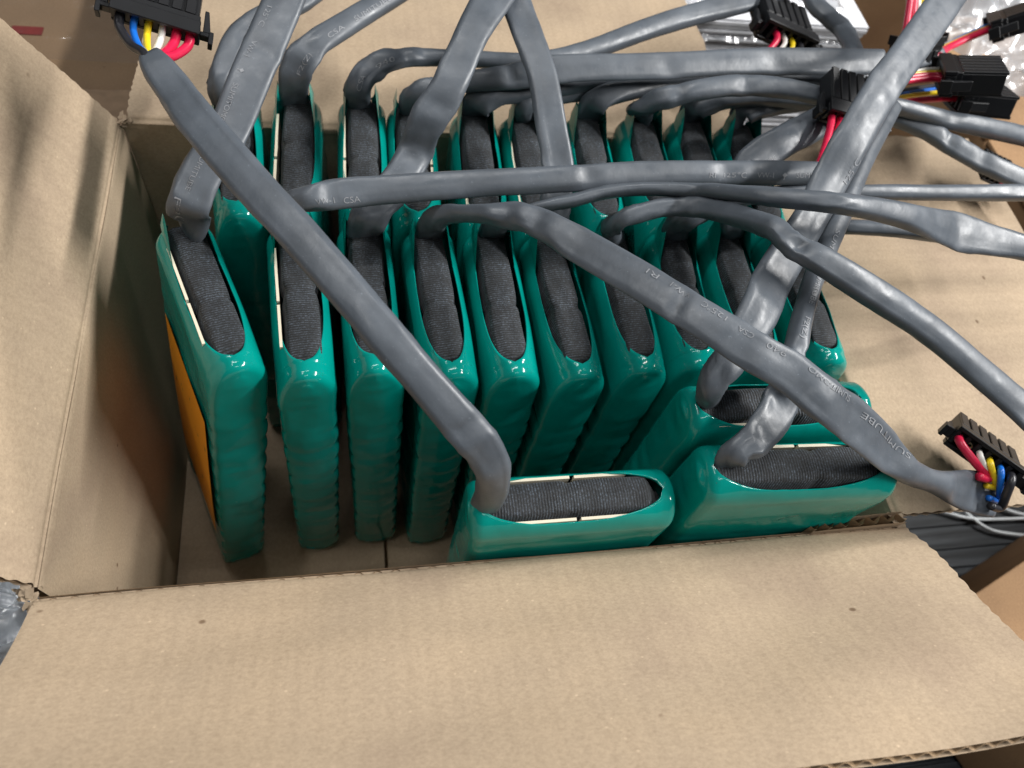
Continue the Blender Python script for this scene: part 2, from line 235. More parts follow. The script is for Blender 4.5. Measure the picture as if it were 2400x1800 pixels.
m, nt, b = mat('cream_paper')
M_CREAM = m
b.inputs['Base Color'].default_value = (.66, .60, .46, 1)
b.inputs['Roughness'].default_value = .6

m, nt, b = mat('orange_label')
M_ORANGE = m
v = coord(nt)
vo = ramp(nt, noisef(nt, coord(nt, (1, 1, .35)), 260, 2), [(.60, (.78, .30, .012)), (.66, (.06, .03, .02))])
big = ramp(nt, noisef(nt, v, 26, 2), [(.56, (1, 1, 1)), (.58, (0, 0, 0))])
mx = nd(nt, 'ShaderNodeMix')
mx.data_type = 'RGBA'
nt.links.new(big.outputs[0], mx.inputs[0])
nt.links.new(vo.outputs[0], mx.inputs[6])
mx.inputs[7].default_value = (.78, .30, .012, 1)
nt.links.new(mx.outputs[2], b.inputs['Base Color'])
b.inputs['Roughness'].default_value = .4


def tube_mat(name, colr, rough):
    m, nt, b = mat(name)
    v = coord(nt)
    r = ramp(nt, noisef(nt, v, 45, 4), [(.3, tuple(c * .82 for c in colr)), (.7, tuple(c * 1.15 for c in colr))])
    dust = ramp(nt, noisef(nt, v, 700, 3, .8), [(.64, (1, 1, 1)), (.74, (1.9, 1.9, 1.9))])
    c = mul(nt, r.outputs[0], dust.outputs[0])
    nt.links.new(c, b.inputs['Base Color'])
    rr = ramp(nt, noisef(nt, v, 120, 4), [(.3, (rough - .08,) * 3), (.7, (rough + .14,) * 3)])
    nt.links.new(rr.outputs[0], b.inputs['Roughness'])
    b.inputs['Specular IOR Level'].default_value = .5
    bump(nt, b, noisef(nt, v, 160, 3), .18, .001)
    return m


M_TUBE = tube_mat('grey_heat_shrink', (.083, .096, .113), .40)
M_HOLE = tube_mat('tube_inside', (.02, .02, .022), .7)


def plain(name, colr, rough=.4, spec=.5):
    m, nt, b = mat(name)
    v = coord(nt)
    r = ramp(nt, noisef(nt, v, 160, 3), [(.3, tuple(c * .85 for c in colr)), (.7, tuple(c * 1.1 for c in colr))])
    nt.links.new(r.outputs[0], b.inputs['Base Color'])
    b.inputs['Roughness'].default_value = rough
    b.inputs['Specular IOR Level'].default_value = spec
    return m


M_PRINT = plain('white_print', (.26, .27, .29), .6)
M_BLACK = plain('black_plastic', (.006, .0065, .008), .42, .32)
M_SOCKET = plain('socket_dark', (.003, .003, .003), .7)
M_BRASS = plain('crimp_metal', (.5, .4, .25), .35)
WIRE = dict(red=plain('red_wire', (.62, .012, .06), .35), blue=plain('blue_wire', (.01, .15, .62), .35), yellow=plain('yellow_wire', (.85, .62, .02), .35),
            white=plain('white_wire', (.75, .73, .68), .35), black=plain('black_wire', (.018, .018, .022), .35), grey=plain('pale_wire', (.60, .64, .66), .4))
M_TAPE = plain('brown_packing_tape', (.20, .135, .085), .3)
M_REDPATCH = plain('red_label', (.15, .016, .013), .5)
M_PINK = plain('pink_label', (.7, .12, .16), .5)


def film(name, haze, bumpd, base=.12, edge=.6):
    m, nt, b = mat(name)
    out = nt.nodes['Material Output']
    tr = nd(nt, 'ShaderNodeBsdfTransparent')
    gl = nd(nt, 'ShaderNodeBsdfGlossy', Roughness=.2)
    df = nd(nt, 'ShaderNodeBsdfTranslucent', Color=(.8, .84, .88, 1))
    lw = nd(nt, 'ShaderNodeLayerWeight', Blend=.35)
    v = coord(nt)
    bp_ = nd(nt, 'ShaderNodeBump', Strength=.8, Distance=bumpd)
    nt.links.new(noisef(nt, v, 60, 4), bp_.inputs['Height'])
    nt.links.new(bp_.outputs[0], gl.inputs['Normal'])
    dif = nd(nt, 'ShaderNodeBsdfDiffuse', Color=(.82, .87, .93, 1))
    m1 = nd(nt, 'ShaderNodeMixShader', Fac=haze)
    nt.links.new(tr.outputs[0], m1.inputs[1])
    nt.links.new(dif.outputs[0], m1.inputs[2])
    m2 = nd(nt, 'ShaderNodeMixShader')
    mm = nd(nt, 'ShaderNodeMath', _operation='MULTIPLY_ADD')
    mm.inputs[1].default_value = edge
    mm.inputs[2].default_value = base
    nt.links.new(lw.outputs['Facing'], mm.inputs[0])
    nt.links.new(mm.outputs[0], m2.inputs[0])
    nt.links.new(m1.outputs[0], m2.inputs[1])
    nt.links.new(gl.outputs[0], m2.inputs[2])
    nt.links.new(m2.outputs[0], out.inputs['Surface'])
    return m


M_FILM = film('clear_film', .0, .004, .035, .25)
M_BAG = film('clear_bag_plastic', .33, .0012)
M_BAG2 = film('milky_bag_plastic', .85, .006, .25, .5)
M_COVER = film('glossy_cover', .12, .003)

m, nt, b = mat('dark_woodgrain')
M_TABLE = m
v = coord(nt, (.06, 1, 1))
g1 = noisef(nt, v, 130, 4, .6)
g2 = noisef(nt, coord(nt, (.02, 1, 1)), 60, 3)
r = ramp(nt, g1, [(.36, (.010, .011, .0125)), (.5, (.034, .038, .042)), (.68, (.075, .082, .09))])
r2 = ramp(nt, g2, [(.3, (.6, .6, .6)), (.7, (1.25, 1.25, 1.25))])
nt.links.new(mul(nt, r.outputs[0], r2.outputs[0]), b.inputs['Base Color'])
b.inputs['Roughness'].default_value = .65
b.inputs['Specular IOR Level'].default_value = .2
bump(nt, b, g1, .5, .002)

M_SHEET = plain('grey_sheet', (.66, .67, .70), .55)
M_SHEET2 = plain('dark_grey_sheet', (.50, .51, .53), .55)


# ------------------------------------------------------------------ object helpers
def obj(name, me, material=None, parent=None, smooth=True):
    o = bpy.data.objects.new(name, me)
    COL.objects.link(o)
    if material is not None and not me.materials:
        me.materials.append(material)
    if parent is not None:
        o.parent = parent
    if smooth:
        me.shade_smooth()
    return o


def mesh(name, V, F):
    me = bpy.data.meshes.new(name)
    me.from_pydata([tuple(p) for p in V], [], F)
    me.update()
    return me


def tag(o, label, cat, group=None):
    o['label'] = label
    o['category'] = cat
    if group:
        o['group'] = group
    return o


def empty(name, M=None):
    o = bpy.data.objects.new(name, None)
    o.empty_display_size = .02
    COL.objects.link(o)
    if M is not None:
        o.matrix_world = M
    return o


def box_vf(x0, x1, y0, y1, z0, z1, V, F, M=None):
    k = len(V)
    for z in (z0, z1):
        for (x, y) in ((x0, y0), (x1, y0), (x1, y1), (x0, y1)):
            p = Vector((x, y, z))
            V.append(M @ p if M else p)
    for f in ((3, 2, 1, 0), (4, 5, 6, 7), (0, 1, 5, 4), (1, 2, 6, 5), (2, 3, 7, 6), (3, 0, 4, 7)):
        F.append(tuple(k + i for i in f))


def bevel(me, w, seg=2, ang=radians(30)):
    bm = bmesh.new()
    bm.from_mesh(me)
    ed = [e for e in bm.edges if len(e.link_faces) == 2 and e.calc_face_angle(0) > ang]
    bmesh.ops.bevel(bm, geom=ed, offset=w, segments=seg, profile=.6, affect='EDGES', clamp_overlap=True)
    bm.to_mesh(me)
    bm.free()
    return me


def smoothstep(x):
    x = max(0.0, min(1.0, x))
    return x * x * (3 - 2 * x)


def catmull(P, n):
    """resample a poly-line (tuples of any length) with a Catmull-Rom spline; returns samples and their knot parameter"""
    out, par = [], []
    N = len(P)
    for i in range(N - 1):
        p0, p1, p2, p3 = P[max(i - 1, 0)], P[i], P[i + 1], P[min(i + 2, N - 1)]
        d = sqrt(sum((p2[k] - p1[k]) ** 2 for k in range(3)))
        st = max(2, int(d / n))
        for j in range(st):
            t = j / st
            out.append([.5 * (2 * p1[k] + (p2[k] - p0[k]) * t + (2 * p0[k] - 5 * p1[k] + 4 * p2[k] - p3[k]) * t * t + (3 * p1[k] - p0[k] - 3 * p2[k] + p3[k]) * t ** 3) for k in range(len(p1))])
            par.append(i + t)
    out.append(list(P[-1]))
    par.append(N - 1)
    return out, par


# ------------------------------------------------------------------ table and cardboard
V, F = [], []
zt_ = -BOX_H - .0075
rnd = random.Random(12)
prof = [(-.7, zt_)]
y = -.6
while y < .6:
    w, g = rnd.choice((.006, .009, .012, .016)), rnd.uniform(.0014, .0032)
    h = rnd.uniform(-.0006, 0)
    prof += [(y, zt_ + h), (y + w * .5, zt_ + h + .0004), (y + w, zt_ + h - .0002), (y + w + g * .25, zt_ - .0026), (y + w + g * .75, zt_ - .0026)]
    y += w + g
prof.append((1.2, zt_))
NX = 30
for i in range(NX + 1):
    x = -.9 + 2.4 * i / NX
    for (y, z) in prof:
        V.append((x, y + .0012 * noise.noise(Vector((x * 6, y * 20, 1))), z))
m_ = len(prof)
for i in range(NX):
    for j in range(m_ - 1):
        a = i * m_ + j
        F.append((a, a + m_, a + m_ + 1, a + 1))
t = obj('table', mesh('table', V, F), M_TABLE, smooth=False)
t['kind'] = 'structure'

TH = .0038          # board thickness
FL = .0074          # flute pitch


def board(name, parent, P, Ls, Lt, mt, ns=26, nt_=14, flute_t=True, edge_wob=(0, 0), th=TH):
    """a sheet of corrugated board: two liners and the fluting between them. P(s,t) -> (point, normal of the visible face)"""
    V, F = [], []
    for side in (0, 1):
        k = len(V)
        for i in range(ns + 1):
            for j in range(nt_ + 1):
                s, t = Ls * i / ns, Lt * (j / nt_) ** 2.0
                if i == ns:
                    s += edge_wob[1] * (sin(t * 2 * pi / .0062) + .6 * noise.noise(Vector((t * 300, 3, 1))))
                if i == 0:
                    s += edge_wob[0] * (sin(t * 2 * pi / .0062) + .6 * noise.noise(Vector((t * 300, 7, 1))))
                p, n = P(s, t)
                V.append(p - n * (th if side else 0))
        for i in range(ns):
            for j in range(nt_):
                a = k + i * (nt_ + 1) + j
                f = (a, a + nt_ + 1, a + nt_ + 2, a + 1)
                F.append(f if not side else f[::-1])
    o = obj(name, mesh(name, V, F), mt, parent)
    V, F = [], []
    if flute_t:
        m = int(Ls / FL * 6)
        tt = [j_ / nt_ for j_ in range(nt_ + 1)]
        for i in range(m + 1):
            s = Ls * i / m
            for t in tt:
                p, n = P(s, Lt * t ** 2.0)
                V.append(p - n * (th * .5 + (th * .5 - .0007) * sin(2 * pi * s / FL)))
        for i in range(m):
            for j in range(nt_):
                a = i * (nt_ + 1) + j
                F.append((a, a + nt_ + 1, a + nt_ + 2, a + 1))
        obj('fluting', mesh('fluting', V, F), M_FLUTE, o)
    return o


def flap_fn(O, H, out, angf, bow=.0006, seed=0):
    """O hinge start, H hinge direction, out = horizontal outward direction, angf(t) = rise angle along the flap"""
    cache = {0.0: (0.0, 0.0)}
    step = .001
    pts = [(0.0, 0.0)]
    x = z = 0.0
    for i in range(400):
        a = angf(i * step)
        x += cos(a) * step
        z += sin(a) * step
        pts.append((x, z))

    def P(s, t):
        i = t / step
        i0 = min(int(i), 398)
        fr = i - i0
        x = pts[i0][0] * (1 - fr) + pts[i0 + 1][0] * fr
        z = pts[i0][1] * (1 - fr) + pts[i0 + 1][1] * fr
        a = angf(t)
        n = Vector((0, 0, 1)) * cos(a) - out * sin(a)
        w = bow * (noise.noise(Vector((s * 12 + seed, t * 24, seed))) * 2) * min(1, t / .02) - .0010 * math.exp(-((t - .0050) / .0011) ** 2) * (1 + .4 * noise.noise(Vector((s * 60, seed, 2))))
        return O + H * s + out * x + Vector((0, 0, 1)) * z + n * w, n
    return P


BW = .36
box = tag(empty('cardboard_box', Matrix.Translation((BW / 2, BOX_D / 2, -BOX_H))), 'large open kraft cardboard box holding all the green packs, flaps spread outward', 'box')
BM = box.matrix_world.inverted()


def boxpart(o):
    o.matrix_parent_inverse = BM
    return o


X, Y, Z = Vector((1, 0, 0)), Vector((0, 1, 0)), Vector((0, 0, 1))
# walls (visible face inwards), a little bowed


def wall_fn(O, H, n, seed):
    def P(s, t):
        w = .0015 * noise.noise(Vector((s * 12 + seed, t * 12, seed)))
        return O + H * s - Z * t + n * w, n
    return P


boxpart(board('wall', box, wall_fn(Vector((0, 0, 0)), Y, X, 1), BOX_D, BOX_H + .004, M_KRAFT, flute_t=False))
boxpart(board('wall', box, wall_fn(Vector((0, BOX_D + .001, 0)), X, -Y, 4), BW, BOX_H + .004, M_KRAFT, flute_t=False))
boxpart(board('wall', box, wall_fn(Vector((BW + .001, 0, 0)), Y, -X, 6), BOX_D, BOX_H + .004, M_KRAFT, flute_t=False))
boxpart(board('wall', box, wall_fn(Vector((0, -.003, -.001)), X, Y, 9), BW, BOX_H + .004, M_KRAFT, flute_t=True))
# bottom flaps with the seam between them
sx = MISC['seam'][0]


def floor_fn(O, H, T):
    def P(s, t):
        return O + H * s + T * t + Z * (.0004 * noise.noise(Vector((s * 20, t * 20, O.x * 9)))), Z
    return P


boxpart(board('bottom_flap', box, floor_fn(Vector((0, 0, -BOX_H)), Y, X), BOX_D, sx - .0012, M_KRAFT_Y, flute_t=False))
boxpart(board('bottom_flap', box, floor_fn(Vector((sx + .0012, 0, -BOX_H + .0004)), Y, X), BOX_D, BW - sx, M_KRAFT_Y, flute_t=False))
V, F = [], []
box_vf(-.001, BW + .001, .001, BOX_D, -BOX_H - .0062, -BOX_H - .0044, V, F)
boxpart(obj('outer_bottom_flap', mesh('outer_bottom_flap', V, F), M_BROWN, box, False))


def front_ang(t):
    return radians(84) - radians(50.5) * smoothstep(t / .010)


boxpart(board('front_flap', box, flap_fn(Vector((0.0, -.0028, -.0052)), X, -Y, front_ang, .0022, 3), BW + .004, .1120, M_KRAFT, 60, 64, True, (.0, .0006)))


def left_ang(t):
    return radians(88) - radians(28) * smoothstep(t / .010)


boxpart(board('side_flap', box, flap_fn(Vector((.0003, 0.001, -.004)), Y, -X, left_ang, .0008, 5), BOX_D - .001, .125, M_KRAFT_Y, 44, 64, True, (.0004, .0004)))
boxpart(board('back_flap', box, flap_fn(Vector((.003, BOX_D + .0007, -.0032)), X, Y, lambda t: radians(86) - radians(88) * smoothstep(t / .009), .0022, 8), BW - .006, .245, M_KRAFT, 44, 64, True, (.0005, .0005)))
boxpart(board('side_flap', box, flap_fn(Vector((BW + .0007, .001, -.0036)), Y, X, lambda t: radians(86) - radians(85) * smoothstep(t / .009), .0012, 11), BOX_D + .004, .163, M_KRAFT_Y, 44, 64, True, (.0004, .0004)))


def torn(name, c, dx, dy, n, seed, h=.003):
    """ragged paper fibres at a ripped corner"""
    rnd = random.Random(seed)
    V, F = [], []
    for i in range(n):
        x, y = rnd.uniform(-dx, dx), rnd.uniform(-dy, dy)
        a = rnd.uniform(0, 2 * pi)
        l = rnd.uniform(.0015, .0045)
        w = rnd.uniform(.0006, .0016)
        k = len(V)
        d = Vector((cos(a), sin(a), rnd.uniform(-.2, .7))) * l
        s = Vector((-sin(a), cos(a), rnd.uniform(-.4, .4))) * w
        o = Vector(c) + Vector((x, y, rnd.uniform(-.002, h * .4)))
        V += [o - s, o + s, o + d * .6 + s * 1.1 + Vector((0, 0, rnd.uniform(0, .001))), o + d, o + d * .7 - s]
        F.append((k, k + 1, k + 2, k + 3, k + 4))
    return boxpart(obj(name, mesh(name, V, F), M_KRAFT, box))


torn('torn_paper', (-.003, -.003, .001), .0025, .003, 24, 1)
torn('torn_paper', (.001, BOX_D, .002), .003, .002, 14, 2)
torn('torn_paper', (BW + .001, -.001, .001), .002, .002, 14, 3)
# torn strip of the front wall that still stands up beside the flap, its fluting open to view
P = lambda s, t: (Vector((.316 + s, .0012, .0030 - t + .0030 * s / .045 + .0006 * noise.noise(Vector((s * 200, 1, 1))))), Y)
boxpart(board('torn_wall_strip', box, P, .046, .012, M_KRAFT, 40, 6, True, (.0006, .0006), .0050))

# ------------------------------------------------------------------ battery packs
T0, L0 = .0255, .0850
A0 = L0 / 2


def wrap_mesh(seed, ztop):
    """heat-shrunk film: arched over the cells, cut open on top in a long lens, standing up as two ears at the cable end"""
    Hh = ztop + BOX_H - .0005
    b0, rx = T0 / 2, .0116
    ystn = [-A0 + d for d in (.0, .0003, .0009, .0018, .0030, .0043, .006, .0075)]
    y = -A0 + .0084
    while y < A0 - .0015:
        ystn.append(y)
        y += .0006 if y < -A0 + .0125 else .0012 if y < -A0 + .018 else .0022
    ystn += [A0 - .0010, A0 - .0003, A0]
    sd = Vector((seed * 3.7, seed * 1.3, seed * 2.1))
    rnd = random.Random(seed)
    side = seed >= 10
    tipoff = .0062 if side else .0088 + rnd.uniform(-.0012, .0012)
    lw = .0099 if side else .0097 + rnd.uniform(-.0004, .0003)

    def lens(y):
        s = (y + A0 - tipoff) / .032
        if s <= 0:
            return 0.0
        if s < 1:
            return lw * (1 - (1 - s) ** 2) ** .42
        if side and y > A0 - .03:
            return lw * sqrt(max(0, 1 - ((y - A0 + .03) / .0272) ** 2))
        return lw - .0008 * smoothstep((y - .005) / .03)

    def inset(y):
        d = min(y + A0, A0 - y)
        rr = .0042
        if d >= rr:
            return 0.0
        return rr - sqrt(max(0, rr * rr - (rr - d) ** 2))
    nz = 84
    def column(y, sgn):
        fz = smoothstep((y + A0) / .036)
        rz = (.0165 + (.0105 - .0165) * fz) if sgn > 0 else (.0270 + (.0130 - .0270) * fz)
        if side:
            rz = .0125
        dl = inset(y)
        col = []
        bq = b0 - dl
        # bottom
        for k in range(5):
            a = pi / 2 * k / 4
            col.append(Vector((max(bq - .005 + .005 * sin(a), 0) if k else 0, y, dl + .005 * (1 - cos(a)) * (1 if k else 0))))
        # side
        for k in range(1, nz):
            z = .005 + (Hh - rz - .005) * k / nz
            msk = smoothstep((Hh - .028 - z) / .02)
            sc = (.0014 if sgn > 0 else .0006) * (abs(sin(pi * (z - .004) / .0168)) ** .8 - .65) * msk * (1 if not side else .4)
            wr = .0007 * noise.noise(Vector((y * 45, z * 40, 1)) + sd) + .0004 * noise.noise(Vector((y * 60, z * 190, 5)) + sd) * msk
            col.append(Vector((bq + sc + wr, y, z)))
        # arch up to the edge of the opening
        lx = lens(y)
        cc = 1 - (b0 - min(max(lx, 0), b0)) / rx
        thm = acos(max(-1, min(1, cc))) if lx > 0 else pi / 2
        if lx == 0:
            thm = pi / 2
        na = 12
        for k in range(na + 1):
            th = thm * k / na
            x = b0 - rx * (1 - cos(th)) * (b0 / rx if lx == 0 else 1)
            x = max(0.0, x - dl * (.3 + .7 * cos(th)))
            z = Hh - rz + rz * sin(th) - dl * sin(th)
            z += .0006 * noise.noise(Vector((y * 70, th * 2, 9)) + sd)
            col.append(Vector((x if not (lx == 0 and k == na) else 0.0, y, z)))
        # lip: rolled down in front, ears at the back
        e = 0 if side else smoothstep((y - (A0 - .024)) / .018) * (1 - .75 * smoothstep((y - (A0 - .004)) / .004))
        p = col[-1]
        if lx > 0:
            if e < .02:
                col.append(p + Vector((-.0002, 0, -.0006)))
                col.append(p + Vector((.0003, 0, -.0022)))
            else:
                hgt = .0135 + .002 * noise.noise(sd)
                col.append(p + Vector((.0004 * e, 0, hgt * e * .5)))
                col.append(p + Vector((-.0014 * e, .0012 * e, hgt * e)))
        else:
            col.append(p.copy())
            col.append(p.copy())
        return col
    both = {sg: [column(y, sg) for y in ystn] for sg in (1, -1)}
    cols = both[1]
    m = len(cols[0])
    V, F = [], []
    idx = {}
    for sgn in (1, -1):
        for i, col in enumerate(both[sgn]):
            for j, p in enumerate(col):
                wob = 1.0
                q = Vector((p.x * sgn, p.y, p.z))
                if sgn < 0:
                    q.x += .0004 * noise.noise(Vector((p.y * 50, p.z * 60, 31)) + sd) * (1 if 4 < j < nz else 0)
                idx[sgn, i, j] = len(V)
                V.append(q)
        for i in range(len(cols) - 1):
            for j in range(m - 1):
                f = (idx[sgn, i, j], idx[sgn, i + 1, j], idx[sgn, i + 1, j + 1], idx[sgn, i, j + 1])
                F.append(f if sgn > 0 else f[::-1])
    # end caps, four quads across, a little pushed in between the cells
    for i, yy in ((0, -1), (len(cols) - 1, 1)):
        mm = m - 2
        prev = None
        for j in range(mm):
            row = [idx[1, i, j]]
            pr, pl = V[idx[1, i, j]], V[idx[-1, i, j]]
            for k in range(1, 6):
                q = pr.lerp(pl, k / 6)
                z = q.z
                bul = .0010 * (1 - (2 * k / 6 - 1) ** 2) * min(1, pr.x / .006)
                wr = .0009 * noise.noise(Vector((q.x * 90, z * 45, 17 + yy)) + sd) + .0005 * noise.noise(Vector((q.x * 60, z * 230, 27 + yy)) + sd) + .0003 * abs(sin(pi * (z - .004) / .0168)) * smoothstep((Hh - .03 - z) / .02)
                q.y += yy * (bul + wr * min(1, pr.x / .006))
                row.append(len(V))
                V.append(q)
            row.append(idx[-1, i, j])
            if prev:
                for k in range(6):
                    f = (prev[k], prev[k + 1], row[k + 1], row[k])
                    F.append(f if yy > 0 else f[::-1])
            prev = row
    me = mesh('wrap', V, F)
    bm = bmesh.new()
    bm.from_mesh(me)
    bmesh.ops.remove_doubles(bm, verts=bm.verts, dist=2e-5)
    bmesh.ops.recalc_face_normals(bm, faces=bm.faces)
    bm.to_mesh(me)
    bm.free()
    me.materials.append(M_GREEN)
    return me


def insert_mesh(seed, ztop):
    Hh = ztop + BOX_H - .0005
    V, F = [], []
    sd = Vector((seed * 2.7, 4, seed))
    ny, nx = 40, 12
    y0, y1 = -A0 + .004, A0 - .003
    pin = random.Random(seed).uniform(.42, .6)
    for i in range(ny + 1):
        f = i / ny
        y = y0 + (y1 - y0) * f
        hw = (.0082 if seed >= 10 else .0083) - .0011 * math.exp(-((f - pin) / .028) ** 2)
        hw *= .5 + .5 * sqrt(smoothstep(f / .16))
        for j in range(nx + 1):
            u = 2 * j / nx - 1
            z = Hh - .0034 + .0024 * (1 - abs(u) ** 2.6) - .007 * max(0, (abs(u) - .86) / .14) ** 2
            z += .0007 * noise.noise(Vector((u * 2, y * 60, 2)) + sd) - .0007 * math.exp(-((f - pin) / .02) ** 2) * (.3 + abs(u))
            z -= .010 * smoothstep((.11 - f) / .11)
            V.append(Vector((hw * u + .0005 * noise.noise(Vector((0, y * 40, seed))), y, z)))
    for i in range(ny):
        for j in range(nx):
            a = i * (nx + 1) + j
            F.append((a, a + 1, a + nx + 2, a + nx + 1))
    me = mesh('webbing_insert', V, F)
    me.materials.append(M_WEB)
    return me


def liner_mesh(ztop, y0, y1):
    Hh = ztop + BOX_H - .0005
    V, F = [], []
    box_vf(-.0006, .0006, y0, y1, Hh - .016, Hh - .0039, V, F)
    me = mesh('paper_liner', V, F)
    me.materials.append(M_CREAM)
    return me


VARS = {}


def variant(seed, zt):
    key = (seed, zt)
    if key not in VARS:
        VARS[key] = (wrap_mesh(seed, zt), insert_mesh(seed, zt), liner_mesh(zt, -A0 + .019, -.0015), liner_mesh(zt, .0005, A0 - .012))
    return VARS[key]


DESC = {
 'F1': 'green pack with orange side label against the left box wall, front row',
 'F2': 'second front-row green pack, its grey sleeve crossing right to the central black connector',
 'F3': 'third front-row green pack, its sleeve rising up and back out of frame',
 'F4': 'fourth front-row green pack, its printed sleeve reaching the lower right connector',
 'F5': 'fifth front-row green pack, its thin sleeve arching out over the right flap',
 'F6': 'sixth front-row green pack, its flat strap-like sleeve leading up and back',
 'F7': 'seventh front-row green pack, its long sleeve sweeping down over the right flap',
 'F8': 'eighth front-row green pack, its sleeve lying straight across the right flap',
 'F9': 'green pack second from the right end of the front row, under crossing sleeves',
 'F10': 'green pack at the right end of the front row, beside the right flap',
 'B1': 'green pack at left end of back row, its sleeve passing behind a wider one',
 'B2': 'second back-row green pack, its sleeve bending right and up over the back flap',
 'B3': 'third back-row green pack, its sleeve curling right along the back flap',
 'B4': 'fourth back-row green pack, its wide sleeve running right above the back row',
 'B5': 'fifth back-row green pack, between the two sleeves that meet at the top edge',
 'B6': 'sixth back-row green pack, half behind the flat strap-like sleeve',
 'B7': 'seventh back-row green pack, its sleeve ending at the connector above the grey stack',
 'B8': 'eighth back-row green pack, its sleeve arching right past the frame edge',
 'B9': 'ninth back-row green pack, second from the right end of that row',
 'B10': 'green pack at the right end of the back row, nearest the grey stack',
 'A': 'green pack turned sideways at the front wall, its sleeve crossing to the top left connector',
 'B': 'sideways green pack behind another at right front, its sleeve rising diagonally over everything',
 'C': 'green pack turned sideways in the right front corner by the torn box edge',
}
GROUP = 'green battery packs packed in the cardboard box'
PACK = {}
BOTTOM = -BOX_H + .0005
for n, (name, (px, py), yaw, lean, zt) in enumerate(PACKS):
    hh = zt + BOX_H - .0005
    if name == 'C':
        py = .0128
        px += .005
    if name == 'A':
        py = .0116
    if name == 'B':
        px += .003
    if name == 'F1':
        lean += .003
    leany = -.013 if name == 'F1' else -.003 if name[0] == 'F' else 0
    up_ = Vector((-lean, -leany, hh)).normalized()
    base = Vector((px, py, zt)) - up_ * hh
    fwd = Vector((-sin(yaw), cos(yaw), 0))
    xx = fwd.cross(up_).normalized()
    fwd = up_.cross(xx).normalized()
    Mx = Matrix(((xx.x, fwd.x, up_.x, base.x), (xx.y, fwd.y, up_.y, base.y), (xx.z, fwd.z, up_.z, base.z), (0, 0, 0, 1)))
    e = tag(empty('battery_pack', Mx), DESC[name], 'battery pack', GROUP)
    PACK[name] = (e, Mx.inverted(), Mx)
    wm, im, l1, l2 = variant((n * 5 + 1) % 9 if zt < .029 else 10 + n, zt)
    obj('wrap', wm, None, e)
    w = obj('webbing_insert', im, None, e)
    sh = {'F1': .0010, 'F2': .0007, 'B2': .0012, 'B3': .0006, 'F3': .0003}.get(name, 0)
    w.location.x = sh
    if name in ('F1', 'F2', 'B2', 'B3', 'B4', 'B5', 'B6', 'A', 'B', 'C'):
        sides = {'A': (-1, 1), 'B': (-1,), 'C': (1,), 'B4': (1,)}.get(name, (-1,))
        for sd_ in sides:
            for lm in ((l1, l2), (l2, l1), (l1, l2))[n % 3][:2 if n % 4 != 2 else 1]:
                q = obj('paper_liner', lm, None, e, False)
                q.location.x = sd_ * .0089
    if name == 'F1':
        V, F = [], []
        nn = 12
        for i in range(nn + 1):
            for j in range(5):
                f, g = i / nn, j / 4
                zz = .035 + .135 * f
                V.append(Vector((-T0 / 2 - .0009 - .0010 * sin(pi * f), -A0 + .0100 + .066 * g - .003 * sin(pi * f), zz)))
        for i in range(nn):
            for j in range(4):
                a = i * 5 + j
                F.append((a, a + 5, a + 6, a + 1))
        obj('side_label', mesh('side_label', V, F), M_ORANGE, e)

# ------------------------------------------------------------------ cable sleeves
VIEW = Vector((-.05, -.46, .885)).normalized()
SURF = {}
# folds in the sleeves: (control point, depth, width in metres)
KINKS = {'F4': [(9.6, .85, .0022), (10.7, .5, .005), (14.0, .95, .004), (15.2, .7, .005), (6.0, .5, .004), (4.4, .4, .005)], 'A': [(4.0, .8, .0022), (2.4, .5, .003), (3.1, .5, .0025), (12.0, .4, .003)], 'F2': [(3.2, .6, .003), (4.7, .6, .003), (2.2, .5, .003)],
         'F7': [(8.4, .7, .003), (7.5, .4, .003), (4.3, .3, .004)], 'F5': [(11.9, .7, .005), (7.0, .3, .004)], 'F3': [(5.6, .8, .004), (4.9, .6, .003), (6.9, .4, .005), (2.4, .5, .004)], 'B': [(2.6, .7, .003), (4.6, .7, .006), (9.0, .4, .004)],
         'C': [(2.2, .8, .003), (3.3, .7, .003), (4.4, .5, .003), (6.5, .5, .003)], 'F1': [(2.4, .5, .003), (5.4, .5, .002), (1.5, .5, .003)], 'B2': [(2.5, .7, .003), (3.5, .5, .003)], 'B3': [(2.6, .7, .003), (4.6, .6, .003), (5.5, .4, .004)],
         'B4': [(5.5, .6, .003), (9.0, .5, .006), (10.4, .4, .006)], 'B8': [(3.4, .6, .003), (5.0, .5, .004), (7.2, .4, .004)], 'F9': [(5.4, .6, .003), (4.6, .4, .004)], 'F6': [(3.2, .5, .003)], 'B9': [(7.6, .6, .003), (8.6, .4, .003)]}


